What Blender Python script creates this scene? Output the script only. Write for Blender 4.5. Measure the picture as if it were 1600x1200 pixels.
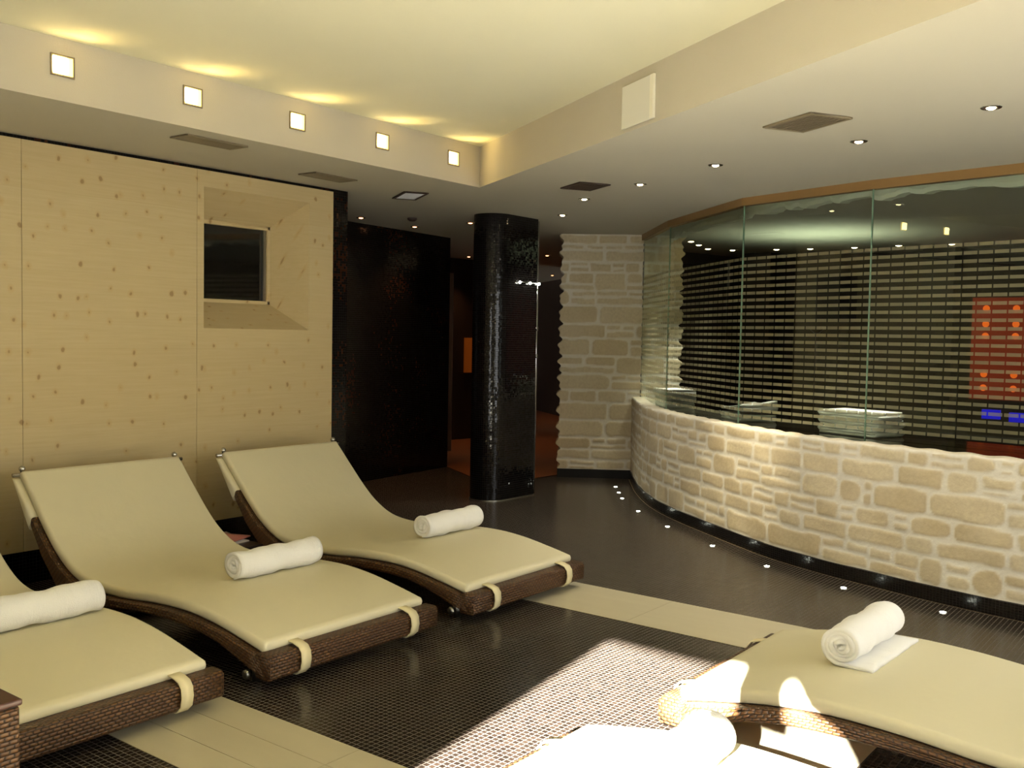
import bpy, bmesh, math, random
import numpy as np
from mathutils import Vector, Matrix
from mathutils.geometry import tessellate_polygon
for o in list(bpy.data.objects): bpy.data.objects.remove(o)
S = bpy.context.scene
COL = S.collection
PI = math.pi
random.seed(7)
rng = np.random.RandomState(11)

# ---------------------------------------------------------------- camera, world, sun, exposure
cam_d = bpy.data.cameras.new('camera'); cam = bpy.data.objects.new('camera', cam_d); COL.objects.link(cam)
cam_d.sensor_width = 36; cam_d.lens = 1538/1600*36; cam_d.clip_start = .05
P_, R_, Y_ = math.radians(-2.761), math.radians(1.024), math.radians(37.358)
cam.matrix_world = Matrix.Translation((0, 0, 1.5)) @ Matrix.Rotation(Y_-PI/2, 4, 'Z') @ Matrix.Rotation(PI/2+P_, 4, 'X') @ Matrix.Rotation(R_, 4, 'Z')
S.camera = cam
S.view_settings.view_transform = 'Standard'; S.view_settings.look = 'None'
S.view_settings.gamma = 1; S.view_settings.use_curve_mapping = False
S.view_settings.exposure = 0.15
W = bpy.data.worlds.new('world'); S.world = W; W.use_nodes = True
W.node_tree.nodes['Background'].inputs[0].default_value = (1.0, 1.0, .98, 1)
W.node_tree.nodes['Background'].inputs[1].default_value = 3.7
sun_d = bpy.data.lights.new('sun', 'SUN'); sun = bpy.data.objects.new('sun', sun_d); COL.objects.link(sun)
sun_d.energy = 240; sun_d.angle = math.radians(.7); sun_d.color = (1, .99, .95)
AZ, TE = math.radians(18), .39
sdir = Vector((math.cos(AZ), math.sin(AZ), -TE)).normalized()
sun.rotation_euler = sdir.to_track_quat('-Z', 'Y').to_euler()
def area(name, loc, rot, sx, sy):
    d = bpy.data.lights.new(name, 'AREA'); d.shape = 'RECTANGLE'; d.size = sx; d.size_y = sy
    d.cycles.is_portal = True
    o = bpy.data.objects.new(name, d); COL.objects.link(o); o.location = loc; o.rotation_euler = rot
area('daylight_portal_west', (-1.1, .5, 1.25), (0, -PI/2, 0), 1.7, 2.0)
area('daylight_portal_south', (4.0, -1.3, 1.35), (PI/2, 0, 0), 3.4, 2.1)

# ---------------------------------------------------------------- helpers
def lin(c):
    return tuple(((x/255)/12.92 if x/255 <= .04045 else ((x/255+.055)/1.055)**2.4) for x in c)+(1,)
def mat(name, col, rough=.6, metal=0, spec=.5, emit=None, es=0):
    m = bpy.data.materials.new(name); m.use_nodes = True
    b = m.node_tree.nodes['Principled BSDF']
    b.inputs['Base Color'].default_value = lin(col); b.inputs['Roughness'].default_value = rough
    b.inputs['Metallic'].default_value = metal; b.inputs['Specular IOR Level'].default_value = spec
    if emit: b.inputs['Emission Color'].default_value = lin(emit); b.inputs['Emission Strength'].default_value = es
    return m
class N:
    def __init__(s, m): s.t = m.node_tree; s.b = s.t.nodes['Principled BSDF']
    def n(s, ty, **kw):
        x = s.t.nodes.new('ShaderNode'+ty)
        for k, v in kw.items():
            if hasattr(x, k) and not k.startswith('i_'): setattr(x, k, v)
        return x
    def l(s, a, b): s.t.links.new(a, b)
    def math(s, op, a, b=None, c=None):
        x = s.n('Math', operation=op)
        for i, v in enumerate((a, b, c)):
            if v is None: continue
            if isinstance(v, (int, float)): x.inputs[i].default_value = v
            else: s.l(v, x.inputs[i])
        return x.outputs[0]
    def mix(s, f, a, b):
        x = s.n('Mix', data_type='RGBA')
        for i, v in ((0, f), (6, a), (7, b)):
            if isinstance(v, (int, float)): x.inputs[i].default_value = v
            elif isinstance(v, tuple): x.inputs[i].default_value = v
            else: s.l(v, x.inputs[i])
        return x.outputs[2]
    def noise(s, vec, scale, detail=3, rough=.5):
        x = s.n('TexNoise'); x.inputs['Scale'].default_value = scale; x.inputs['Detail'].default_value = detail
        x.inputs['Roughness'].default_value = rough
        if vec is not None: s.l(vec, x.inputs['Vector'])
        return x.outputs['Fac']
    def ramp(s, f, a, b, lo=0., hi=1.):
        x = s.n('MapRange'); s.l(f, x.inputs[0]); x.inputs[1].default_value = a; x.inputs[2].default_value = b
        x.inputs[3].default_value = lo; x.inputs[4].default_value = hi
        return x.outputs[0]
    def bump(s, h, dist=.002, strength=1.):
        x = s.n('Bump'); x.inputs['Strength'].default_value = strength; x.inputs['Distance'].default_value = dist
        s.l(h, x.inputs['Height']); s.l(x.outputs[0], s.b.inputs['Normal']); return x
    def scale(s, vec, sc):
        x = s.n('VectorMath', operation='MULTIPLY'); s.l(vec, x.inputs[0]); x.inputs[1].default_value = sc
        return x.outputs[0]

def objc(n): return n.n('TexCoord').outputs['Object']
def uvc(n): return n.n('TexCoord').outputs['UV']

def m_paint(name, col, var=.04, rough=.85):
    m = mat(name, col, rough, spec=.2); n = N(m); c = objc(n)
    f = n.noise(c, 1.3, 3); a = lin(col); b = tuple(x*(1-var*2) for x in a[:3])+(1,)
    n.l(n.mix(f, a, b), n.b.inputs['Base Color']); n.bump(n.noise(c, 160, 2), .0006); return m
def m_mosaic(name, tile, grout, pitch, g=.14, rough=.12, coord='uv', jitter=.05, sparkle=None, var=.5, spec=.5, grough=.7):
    m = mat(name, tile, rough); n = N(m); c = uvc(n) if coord == 'uv' else objc(n)
    n.b.inputs['Specular IOR Level'].default_value = spec
    sc = n.scale(c, (1/pitch, 1/pitch, 1/pitch))
    sep = n.n('SeparateXYZ'); n.l(sc, sep.inputs[0])
    fx = n.math('FRACT', sep.outputs[0]); fy = n.math('FRACT', sep.outputs[1])
    gm = n.math('MAXIMUM', n.math('LESS_THAN', fx, g), n.math('LESS_THAN', fy, g))
    fl = n.n('VectorMath', operation='FLOOR'); n.l(sc, fl.inputs[0])
    if coord != 'uv':
        s2 = n.n('SeparateXYZ'); n.l(fl.outputs[0], s2.inputs[0]); cb = n.n('CombineXYZ')
        n.l(s2.outputs[0], cb.inputs[0]); n.l(s2.outputs[1], cb.inputs[1]); fv = cb.outputs[0]
    else: fv = fl.outputs[0]
    wn = n.n('TexWhiteNoise', noise_dimensions='3D'); n.l(fv, wn.inputs['Vector'])
    t = lin(tile); base = n.mix(wn.outputs['Value'], tuple(x*(1-var) for x in t[:3])+(1,), tuple(x*(1+var) for x in t[:3])+(1,))
    if sparkle:
        wn2 = n.n('TexWhiteNoise', noise_dimensions='3D'); n.l(n.scale(fv, (1.7, 2.3, 1.1)), wn2.inputs['Vector'])
        cl = n.noise(c, 1.6, 2)
        thr = n.ramp(cl, .5, .72, 1.0, .55)
        n_on = n.math('GREATER_THAN', wn2.outputs['Value'], thr)
        base = n.mix(n_on, base, lin(sparkle))
    n.l(n.mix(gm, base, lin(grout)), n.b.inputs['Base Color'])
    n.l(n.ramp(gm, 0, 1, rough, grough), n.b.inputs['Roughness'])
    geo = n.n('NewGeometry'); v1 = n.n('VectorMath', operation='SUBTRACT'); n.l(wn.outputs['Color'], v1.inputs[0]); v1.inputs[1].default_value = (.5, .5, .5)
    v2 = n.n('VectorMath', operation='SCALE'); n.l(v1.outputs[0], v2.inputs[0]); v2.inputs['Scale'].default_value = jitter
    v3 = n.n('VectorMath', operation='ADD'); n.l(v2.outputs[0], v3.inputs[0]); n.l(geo.outputs['Normal'], v3.inputs[1])
    v4 = n.n('VectorMath', operation='NORMALIZE'); n.l(v3.outputs[0], v4.inputs[0])
    n.l(v4.outputs[0], n.b.inputs['Normal'])
    return m
def m_wood():
    m = mat('pale_knotty_spruce', (212, 186, 130), .5, spec=.3); n = N(m); c = objc(n)
    grain = n.noise(n.scale(c, (1.2, 6, 26)), 2.5, 4, .6)
    a = lin((204, 186, 144)); b = lin((190, 170, 126))
    col = n.mix(n.ramp(grain, .3, .7, .2, .65), a, b)
    sepz = n.n('SeparateXYZ'); n.l(c, sepz.inputs[0])
    fz = n.math('FRACT', n.math('DIVIDE', sepz.outputs[2], .46))
    bl = n.n('CombineXYZ'); n.l(n.math('FLOOR', n.math('DIVIDE', sepz.outputs[2], .46)), bl.inputs[2])
    wn = n.n('TexWhiteNoise'); n.l(bl.outputs[0], wn.inputs['Vector'])
    col = n.mix(n.math('MULTIPLY', wn.outputs['Value'], .10), col, lin((184, 152, 98)))
    cxz = n.n('CombineXYZ'); n.l(sepz.outputs[0], cxz.inputs[0]); n.l(n.math('ADD', sepz.outputs[2], n.math('MULTIPLY', sepz.outputs[1], 1.7)), cxz.inputs[1])
    vo = n.n('TexVoronoi', feature='F1', voronoi_dimensions='2D'); wob = n.n('TexNoise'); wob.inputs['Scale'].default_value = 14; n.l(cxz.outputs[0], wob.inputs['Vector'])
    wv_ = n.n('VectorMath', operation='SCALE'); n.l(wob.outputs['Color'], wv_.inputs[0]); wv_.inputs['Scale'].default_value = .03
    ad_ = n.n('VectorMath', operation='ADD'); n.l(cxz.outputs[0], ad_.inputs[0]); n.l(wv_.outputs[0], ad_.inputs[1])
    n.l(n.scale(ad_.outputs[0], (8.2, 6.2, 1)), vo.inputs['Vector']); vo.inputs['Scale'].default_value = 1
    vo.inputs['Randomness'].default_value = 1
    sepc = n.n('SeparateColor'); n.l(vo.outputs['Color'], sepc.inputs[0])
    size = n.ramp(sepc.outputs[0], 0, 1, .01, .11)
    k = n.ramp(n.math('SUBTRACT', vo.outputs['Distance'], size), -.03, .012, 1, 0)
    on = n.math('GREATER_THAN', sepc.outputs[1], .35)
    halo = n.ramp(vo.outputs['Distance'], .05, .2, .35, 0)
    col = n.mix(n.math('MULTIPLY', halo, on), col, lin((186, 146, 88)))
    col = n.mix(n.math('MULTIPLY', n.math('MULTIPLY', k, on), .5), col, lin((118, 84, 46)))
    col = n.mix(n.math('MULTIPLY', n.math('LESS_THAN', fz, .006), .12), col, lin((150, 120, 74)))
    n.l(col, n.b.inputs['Base Color']); n.bump(grain, .0008); return m
def m_stone():
    m = mat('limestone_rubble', (200, 180, 140), .85, spec=.2); n = N(m); c = objc(n)
    at = n.n('Attribute'); at.attribute_name = 'stone'
    sp = n.n('SeparateColor'); n.l(at.outputs['Color'], sp.inputs[0])
    big = n.noise(c, 3.5, 3); fine = n.noise(c, 38, 4, .6)
    st = n.mix(sp.outputs[1], lin((218, 205, 174)), lin((202, 185, 150)))
    st = n.mix(n.ramp(fine, .35, .75, 0, .45), st, lin((172, 152, 120)))
    st = n.mix(n.ramp(big, .4, .7, 0, .4), st, lin((220, 208, 180)))
    mo = n.mix(n.ramp(fine, .3, .8, 0, .5), lin((232, 226, 212)), lin((214, 206, 188)))
    n.l(n.mix(sp.outputs[0], mo, st), n.b.inputs['Base Color'])
    n.bump(fine, .0035, .6); return m
def m_weave():
    m = mat('woven_brown_rattan', (74, 48, 24), .42, spec=.45); n = N(m); c = uvc(n)
    sp = n.n('SeparateXYZ'); n.l(c, sp.inputs[0])
    v = n.math('DIVIDE', sp.outputs[1], .0135); row = n.math('FLOOR', v); fv = n.math('FRACT', v)
    u = n.math('ADD', n.math('DIVIDE', sp.outputs[0], .027), n.math('MULTIPLY', row, .5)); fu = n.math('FRACT', u)
    hu = n.math('POWER', n.math('SINE', n.math('MULTIPLY', fu, PI)), .6); hv = n.math('POWER', n.math('SINE', n.math('MULTIPLY', fv, PI)), .5)
    h = n.math('MULTIPLY', hu, hv)
    cb = n.n('CombineXYZ'); n.l(n.math('FLOOR', u), cb.inputs[0]); n.l(row, cb.inputs[1])
    wn = n.n('TexWhiteNoise'); n.l(cb.outputs[0], wn.inputs['Vector'])
    top = n.mix(wn.outputs['Value'], lin((98, 66, 34)), lin((78, 50, 25)))
    n.l(n.mix(n.ramp(h, .15, .75), lin((30, 18, 10)), top), n.b.inputs['Base Color'])
    n.bump(h, .004, 1.0); return m
def m_pad():
    m = mat('cream_leatherette', (214, 206, 174), .5, spec=.35); n = N(m); c = objc(n)
    w = n.noise(n.scale(c, (1, 1, 1)), 3.2, 4, .55); f = n.noise(c, 220, 2)
    ad = n.math('ADD', n.math('MULTIPLY', w, 1.0), n.math('MULTIPLY', f, .02))
    n.bump(ad, .02, .45); return m
def m_towel():
    m = mat('white_terry', (250, 248, 242), .95, spec=.1); n = N(m); c = objc(n)
    ad = n.math('ADD', n.noise(c, 300, 2), n.math('MULTIPLY', n.noise(n.scale(c, (30, 6, 6)), 1.2, 3), 1.6))
    n.bump(ad, .004, .9); return m
def m_tile():
    m = mat('beige_plank_tile', (190, 174, 128), .35, spec=.4); n = N(m); c = objc(n)
    f = n.noise(n.scale(c, (8, 1.2, 1)), 1.6, 3)
    col = n.mix(f, lin((190, 182, 154)), lin((180, 170, 142)))
    n.l(col, n.b.inputs['Base Color']); return m
def m_glass():
    m = bpy.data.materials.new('frosted_stripe_glass'); m.use_nodes = True; t = m.node_tree; t.nodes.clear()
    class Q(N):
        def __init__(s): s.t = t
    n = Q(); out = n.n('OutputMaterial')
    tr = n.n('BsdfTransparent'); tr.inputs[0].default_value = (.86, .92, .86, 1)
    gl = n.n('BsdfGlossy'); gl.inputs['Roughness'].default_value = 0.0; gl.inputs[0].default_value = (.9, 1, .93, 1)
    fr = n.n('Fresnel'); fr.inputs[0].default_value = 1.5
    mx = n.n('MixShader'); n.l(n.math('MULTIPLY', fr.outputs[0], 1.4), mx.inputs[0]); n.l(tr.outputs[0], mx.inputs[1]); n.l(gl.outputs[0], mx.inputs[2])
    df = n.n('BsdfDiffuse'); df.inputs[0].default_value = lin((205, 198, 160))
    tl = n.n('BsdfTranslucent'); tl.inputs[0].default_value = lin((205, 198, 160))
    dm = n.n('MixShader'); dm.inputs[0].default_value = .4; n.l(df.outputs[0], dm.inputs[1]); n.l(tl.outputs[0], dm.inputs[2])
    d2 = n.n('MixShader'); dm_f = .5; d2.inputs[0].default_value = dm_f; n.l(mx.outputs[0], d2.inputs[1]); n.l(dm.outputs[0], d2.inputs[2])
    uv = n.n('TexCoord').outputs['UV']; sp = n.n('SeparateXYZ'); n.l(uv, sp.inputs[0])
    u, v = sp.outputs[0], sp.outputs[1]
    row = n.math('LESS_THAN', n.math('FRACT', n.math('DIVIDE', v, .053)), .42)
    dash = n.math('GREATER_THAN', n.math('FRACT', n.math('DIVIDE', u, .096)), .1)
    band = n.math('MULTIPLY', n.math('LESS_THAN', v, 2.145), n.math('GREATER_THAN', v, .87))
    mask = n.math('MULTIPLY', n.math('MULTIPLY', row, dash), band)
    f = n.n('MixShader'); n.l(mask, f.inputs[0]); n.l(mx.outputs[0], f.inputs[1]); n.l(d2.outputs[0], f.inputs[2])
    n.l(f.outputs[0], out.inputs[0]); return m

M = dict(
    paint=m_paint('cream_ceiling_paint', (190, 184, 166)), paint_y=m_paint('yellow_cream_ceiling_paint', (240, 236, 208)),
    fascia=m_paint('warm_beige_paint', (196, 188, 170)),
    floor=m_mosaic('brown_black_floor_mosaic', (34, 26, 20), (80, 73, 64), .025, .16, .2, 'obj', .02, spec=.45, grough=.6),
    dark=m_mosaic('black_wall_mosaic', (16, 12, 9), (7, 5, 4), .02, .12, .15, 'uv', .05, sparkle=(52, 26, 10), var=.4, spec=.3),
    column=m_mosaic('black_column_mosaic', (15, 11, 10), (9, 7, 6), .02, .12, .08, 'uv', .07, var=.4, spec=.35),
    black=m_mosaic('black_skirting_tile', (22, 18, 16), (10, 8, 7), .02, .1, .2, 'uv', .05),
    ledge=mat('glossy_black_ledge', (26, 18, 12), .08),
    tile=m_tile(), joint=mat('tile_joint', (96, 84, 60), .8),
    wood=m_wood(), stone=m_stone(), weave=m_weave(), pad=m_pad(), strap=mat('cream_strap', (222, 210, 168), .6),
    towel=m_towel(), glass=m_glass(), chrome=mat('chrome', (200, 200, 200), .15, 1), steel=mat('satin_steel', (150, 148, 140), .3, 1),
    bronze=mat('bronze_channel', (150, 118, 72), .45, .3), grey=mat('grey_grille', (128, 116, 92), .5, .2), gdark=mat('dark_grille', (62, 44, 34), .6),
    white=mat('white_panel', (236, 234, 222), .5), voidm=mat('dark_void', (10, 8, 7), .8),
    bulb=mat('warm_bulb', (255, 240, 210), .3, emit=(255, 226, 170), es=25), bulb_o=mat('orange_bulb', (255, 180, 120), .3, emit=(255, 170, 110), es=8),
    sqbulb=mat('warm_square_lamp', (255, 240, 200), .3, emit=(255, 224, 150), es=30), led=mat('white_led', (255, 255, 240), .3, emit=(250, 255, 235), es=30),
    ofloor=mat('orange_timber_floor', (128, 76, 40), .5), brown=mat('dark_brown_wall', (34, 21, 13), .5), lightceil=mat('corridor_ceiling_paint', (150, 118, 84), .8),
    darkw=mat('cabin_interior', (40, 28, 18), .6), cgl=mat('smoked_glass', (14, 12, 10), .04, spec=.8),
    mag=mat('magazine_pages', (206, 196, 184), .4), magred=mat('magazine_cover_red', (168, 104, 92), .35), tblk=mat('dark_stained_wood', (36, 24, 16), .3),
    orange=mat('glowing_orange_panel', (90, 24, 8), .5, emit=(255, 60, 10), es=.09), blue=mat('blue_led', (20, 20, 220), .4, emit=(20, 16, 255), es=.35),
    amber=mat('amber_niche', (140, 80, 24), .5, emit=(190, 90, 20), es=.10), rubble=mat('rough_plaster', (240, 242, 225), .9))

def link(o, parent=None, loc=None):
    COL.objects.link(o)
    if parent is not None: o.parent = parent
    if loc is not None: o.location = loc
    return o
class MB:
    def __init__(s): s.v = []; s.f = []; s.uv = []; s.col = None
    def face(s, idx, uvs=None): s.f.append(tuple(idx)); s.uv.append(uvs)
    def quad(s, a, b, c, d, uvs=None):
        i = len(s.v); s.v += [a, b, c, d]; s.face((i, i+1, i+2, i+3), uvs)
    def box(s, x0, y0, z0, x1, y1, z1):
        i = len(s.v); s.v += [(x, y, z) for z in (z0, z1) for y in (y0, y1) for x in (x0, x1)]
        V = [(x, y, z) for z in (z0, z1) for y in (y0, y1) for x in (x0, x1)]
        for q, ax in (((0, 2, 3, 1), (0, 1)), ((4, 5, 7, 6), (0, 1)), ((0, 1, 5, 4), (0, 2)), ((1, 3, 7, 5), (1, 2)), ((3, 2, 6, 7), (0, 2)), ((2, 0, 4, 6), (1, 2))):
            s.face([i+k for k in q], [(V[k][ax[0]], V[k][ax[1]]) for k in q])
    def obox(s, c, u, L, Wd, z0, z1):      # oriented box, u = unit dir in xy
        w = (-u[1], u[0]); i = len(s.v); P = []
        for z in (z0, z1):
            for b in (-Wd/2, Wd/2):
                for a in (-L/2, L/2):
                    P.append((c[0]+u[0]*a+w[0]*b, c[1]+u[1]*a+w[1]*b, z))
        s.v += P
        for q in ((0, 2, 3, 1), (4, 5, 7, 6), (0, 1, 5, 4), (1, 3, 7, 5), (3, 2, 6, 7), (2, 0, 4, 6)): s.face([i+k for k in q])
    def tube(s, p0, p1, r0, r1=None, n=20, caps=True, smooth=True):
        r1 = r0 if r1 is None else r1
        p0, p1 = Vector(p0), Vector(p1); d = (p1-p0).normalized(); a = d.orthogonal().normalized(); b = d.cross(a)
        i = len(s.v); L = (p1-p0).length
        for k in range(n):
            t = 2*PI*k/n; o = a*math.cos(t)+b*math.sin(t)
            s.v += [tuple(p0+o*r0), tuple(p1+o*r1)]
        for k in range(n):
            j = (k+1) % n; u0, u1 = 2*PI*r0*k/n, 2*PI*r0*(k+1)/n
            s.face((i+2*k, i+2*j, i+2*j+1, i+2*k+1), [(u0, 0), (u1, 0), (u1, L), (u0, L)])
        if caps: s.face([i+2*k for k in range(n)][::-1]); s.face([i+2*k+1 for k in range(n)])
    def lathe(s, c, prof, n=28):           # prof (r,z) around vertical axis
        i = len(s.v); m = len(prof)
        for k in range(n):
            t = 2*PI*k/n
            for r, z in prof: s.v.append((c[0]+r*math.cos(t), c[1]+r*math.sin(t), c[2]+z))
        for k in range(n):
            j = (k+1) % n
            for q in range(m-1): s.face((i+k*m+q, i+j*m+q, i+j*m+q+1, i+k*m+q+1))
    def grid(s, P, U=None, wrap=False):    # P[i][j]
        n, m = len(P), len(P[0]); i = len(s.v)
        for r in P: s.v += [tuple(p) for p in r]
        for a in range(n-1):
            for b in range(m-1+(1 if wrap else 0)):
                c = (b+1) % m
                uv = None
                if U is not None: uv = [U[a][b], U[a+1][b], U[a+1][b+1 if wrap else c], U[a][b+1 if wrap else c]]
                s.face((i+a*m+b, i+(a+1)*m+b, i+(a+1)*m+c, i+a*m+c), uv)
        return i
    def poly(s, loops, z=None, conv=None, uvf=None):   # loops of 2D points, hole aware
        L3 = [[Vector((p[0], p[1], 0)) for p in l] for l in loops]; flat = [p for l in loops for p in l]
        i = len(s.v); pts = [conv(p) for p in flat]; s.v += pts
        for t in tessellate_polygon(L3): s.face([i+k for k in t], [uvf(flat[k]) if uvf else flat[k] for k in t])
    def build(s, name, m, parent=None, smooth=False, bevel=0, segs=3, angle=40, fixn=True, loc=None):
        me = bpy.data.meshes.new(name); me.from_pydata([tuple(map(float, v)) for v in s.v], [], s.f)
        uvl = me.uv_layers.new(name='UVMap'); k = 0
        for fi, f in enumerate(s.f):
            u = s.uv[fi]
            for q in range(len(f)):
                uvl.data[k].uv = u[q] if u else (0, 0); k += 1
        if s.col is not None:
            a = me.color_attributes.new('stone', 'FLOAT_COLOR', 'POINT'); a.data.foreach_set('color', np.array(s.col, dtype=np.float32).ravel())
        if fixn:
            bm = bmesh.new(); bm.from_mesh(me); bmesh.ops.remove_doubles(bm, verts=bm.verts, dist=1e-6); bmesh.ops.recalc_face_normals(bm, faces=bm.faces); bm.to_mesh(me); bm.free()
        me.materials.append(m if not isinstance(m, str) else M[m])
        if smooth: me.polygons.foreach_set('use_smooth', [True]*len(me.polygons))
        o = bpy.data.objects.new(name, me); link(o, parent, loc)
        if bevel:
            b = o.modifiers.new('bevel', 'BEVEL'); b.width = bevel; b.segments = segs; b.limit_method = 'ANGLE'; b.angle_limit = math.radians(angle)
            if not smooth: me.polygons.foreach_set('use_smooth', [True]*len(me.polygons)); 
            w = o.modifiers.new('wn', 'WEIGHTED_NORMAL')
        return o
def thing(name, label, cat, loc=(0, 0, 0), rz=0, group=None):
    o = bpy.data.objects.new(name, None); link(o); o.location = loc; o.rotation_euler = (0, 0, rz); o.empty_display_size = .1
    return tag(o, label, cat, group)
def tag(o, label, cat, group=None, kind=None):
    o['label'] = label; o['category'] = cat
    if group: o['group'] = group
    if kind: o['kind'] = kind
    return o
def struct(o): o['kind'] = 'structure'; return o
def copy_tree(o, parent=None):
    c = o.copy(); COL.objects.link(c)
    if parent is not None: c.parent = parent
    for ch in list(o.children): copy_tree(ch, c)
    return c
def spline(pts, n):
    pts = [np.array(p, float) for p in pts]; P = [2*pts[0]-pts[1]]+pts+[2*pts[-1]-pts[-2]]; out = []
    for i in range(1, len(P)-2):
        for k in range(n):
            t = k/n; a, b, c, d = P[i-1], P[i], P[i+1], P[i+2]
            out.append(.5*((2*b)+(-a+c)*t+(2*a-5*b+4*c-d)*t*t+(-a+3*b-3*c+d)*t**3))
    out.append(pts[-1]); return out

CZ = 2.6; CT = 2.9
# ---------------------------------------------------------------- setting: floor, ceilings, walls
b = MB(); b.poly([[(-1, -1.2), (24, -1.2), (24, 16), (-1, 16)]], conv=lambda p: (p[0], p[1], 0)); fl = struct(b.build('floor', 'floor'))
# beige plank strips laid flush in the mosaic
def strip(x0, x1, n, y0, y1, joints, nm):
    b = MB(); w = (x1-x0)/n; g = .0025
    b.box(x0, y0, -.004, x1, y1, .0012); o = struct(b.build(nm, 'joint'))
    p = MB(); js = sorted(joints)
    for k in range(n):
        ys = [y0]+js+[y1]
        for q in range(len(ys)-1): p.box(x0+k*w+g/2, ys[q]+g/2, .001, x0+(k+1)*w-g/2, ys[q+1]-g/2, .003)
    struct(p.build(nm+'_planks', 'tile')).parent = o
strip(1.95, 2.45, 3, -1.1, 5.6, [1.33, 2.53, 3.73, 4.93, .13], 'trim_1')
strip(4.47, 5.0, 1, -1.1, 5.6, [1.43, 2.63, 3.83, 5.03, .23], 'trim_2')
b = MB(); b.box(-1, 1.08, -.004, 4.465, 1.6, .0014); o = struct(b.build('trim_8', 'joint'))
b = MB()
for k, x in enumerate((-.93, .27, 1.2, 2.455, 3.1, 3.9)):
    x1 = (-.93, .27, 1.2, 1.945, 3.1, 3.9, 4.465)[k+1]
    if x == 1.2: x1 = 1.945
    for q in range(3): b.box(x+.001, 1.08+q*.1733+.001, .001, x1-.001, 1.08+(q+1)*.1733-.001, .0032)
b.build('trim_8_planks', 'tile', o)
# far orange timber floor
b = MB(); b.poly([[(8.45, 7.37), (8.0, 6.63), (8.33, 6.1), (8.83, 6.07), (12, 5.6), (20, 9), (18, 14), (9, 10)]], conv=lambda p: (p[0], p[1], .006))
b.build('floor_corridor', 'ofloor')['kind'] = 'structure'
# dropped ceiling with coffer
b = MB(); cz = lambda p: (p[0], p[1], CZ)
CO = (5.691, 4.68); CB = (2.31, -1.2)
b.poly([[(-1, CO[1]), CO, (CO[0], 16), (-1, 16)]], conv=cz); b.poly([[CO, CB, (24, -1.2), (24, 16), (CO[0], 16)]], conv=cz)
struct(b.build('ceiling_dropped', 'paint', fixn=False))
b = MB(); b.quad((-1, CO[1], CZ), (CO[0], CO[1], CZ), (CO[0], CO[1], CT), (-1, CO[1], CT)); b.quad((CO[0], CO[1], CZ), (CB[0], CB[1], CZ), (CB[0], CB[1], CT), (CO[0], CO[1], CT))
struct(b.build('ceiling_fascia', 'fascia', fixn=False))
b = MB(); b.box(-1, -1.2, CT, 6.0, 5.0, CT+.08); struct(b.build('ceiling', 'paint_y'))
# west wall (behind the camera) with an opening shaped to cast the sun patches
op = [(-.45, .4), (1.5, .4), (1.14, 1.42), (.86, 2.1), (.085, 2.1), (.085, 1.86), (-.126, 1.85), (-.115, 2.05), (-.127, 2.08), (-.155, 2.04), (-.185, 1.985), (-.24, 1.955), (-.30, 1.92), (-.35, 1.84), (-.45, 1.5)]
b = MB(); b.poly([[(-1.2, 0), (6, 0), (6, CT), (-1.2, CT)], op], conv=lambda p: (-1, p[0], p[1]))
struct(b.build('wall_west', 'paint', fixn=False))
b = MB(); b.poly([[(-1, 0), (24, 0), (24, CT), (-1, CT)], [(2.4, .35), (5.6, .35), (5.6, 2.35), (2.4, 2.35)]], conv=lambda p: (p[0], -1.2, p[1]))
struct(b.build('wall_south', 'paint', fixn=False))
b = MB(); b.box(24, -1.2, 0, 24.1, 16, CZ); b.box(-1, 16, 0, 24, 16.1, CZ); struct(b.build('wall_far', 'brown'))
# unseen slab added to keep the sun out of the south window
b = MB(); b.box(2.25, -2.6, 0, 2.35, -1.22, 4.2); struct(b.build('added_sun_blocker', 'paint'))
# wood clad wall: dark wall, cladding panels, niche
WY = 5.68
b = MB(); nh = [(4.01, 1.52), (4.925, 1.52), (4.925, 2.465), (4.01, 2.465)]
b.poly([[(-1, 0), (5.335, 0), (5.335, CZ), (-1, CZ)], nh], conv=lambda p: (p[0], WY+.03, p[1]))
b.quad((5.335, WY+.03, 0), (5.335, 7.3, 0), (5.335, 7.3, CZ), (5.335, WY+.03, CZ), [(0, 0), (1.6, 0), (1.6, CZ), (0, CZ)])
struct(b.build('wall_left', 'dark', fixn=False))
WZ0, WZ1 = .2, 2.575
wl = bpy.data.objects.new('wall_left_cladding', None); link(wl); struct(wl)
def panel(x0, x1, hole=None):
    b = MB(); lo = [[(x0, WZ0), (x1, WZ0), (x1, WZ1), (x0, WZ1)]]+([hole] if hole else [])
    b.poly(lo, conv=lambda p: (p[0], WY, p[1]))
    for (p, q) in [((x0, WZ0), (x1, WZ0)), ((x1, WZ0), (x1, WZ1)), ((x1, WZ1), (x0, WZ1)), ((x0, WZ1), (x0, WZ0))]:
        b.quad((p[0], WY, p[1]), (q[0], WY, q[1]), (q[0], WY+.028, q[1]), (p[0], WY+.028, p[1]))
    o = b.build('cladding_panel', 'wood', wl, fixn=False)
for x0, x1, h in ((-.98, .45, None), (.453, 1.62, None), (1.623, 2.79, None), (2.793, 3.955, None), (3.958, 5.16, nh)): panel(x0, x1, h)
inn = [(4.175, 1.712), (4.765, 1.712), (4.765, 2.275), (4.175, 2.275)]; NY = 5.95
b = MB()
for k in range(4):
    p, q, r, s_ = nh[k], nh[(k+1) % 4], inn[(k+1) % 4], inn[k]
    b.quad((p[0], WY, p[1]), (q[0], WY, q[1]), (r[0], NY, r[1]), (s_[0], NY, s_[1]))
n1 = b.build('window_reveal', 'wood', fixn=False)
w1 = bpy.data.objects.new('window_1', None); link(w1); struct(w1); n1.parent = w1
b = MB()
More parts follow.
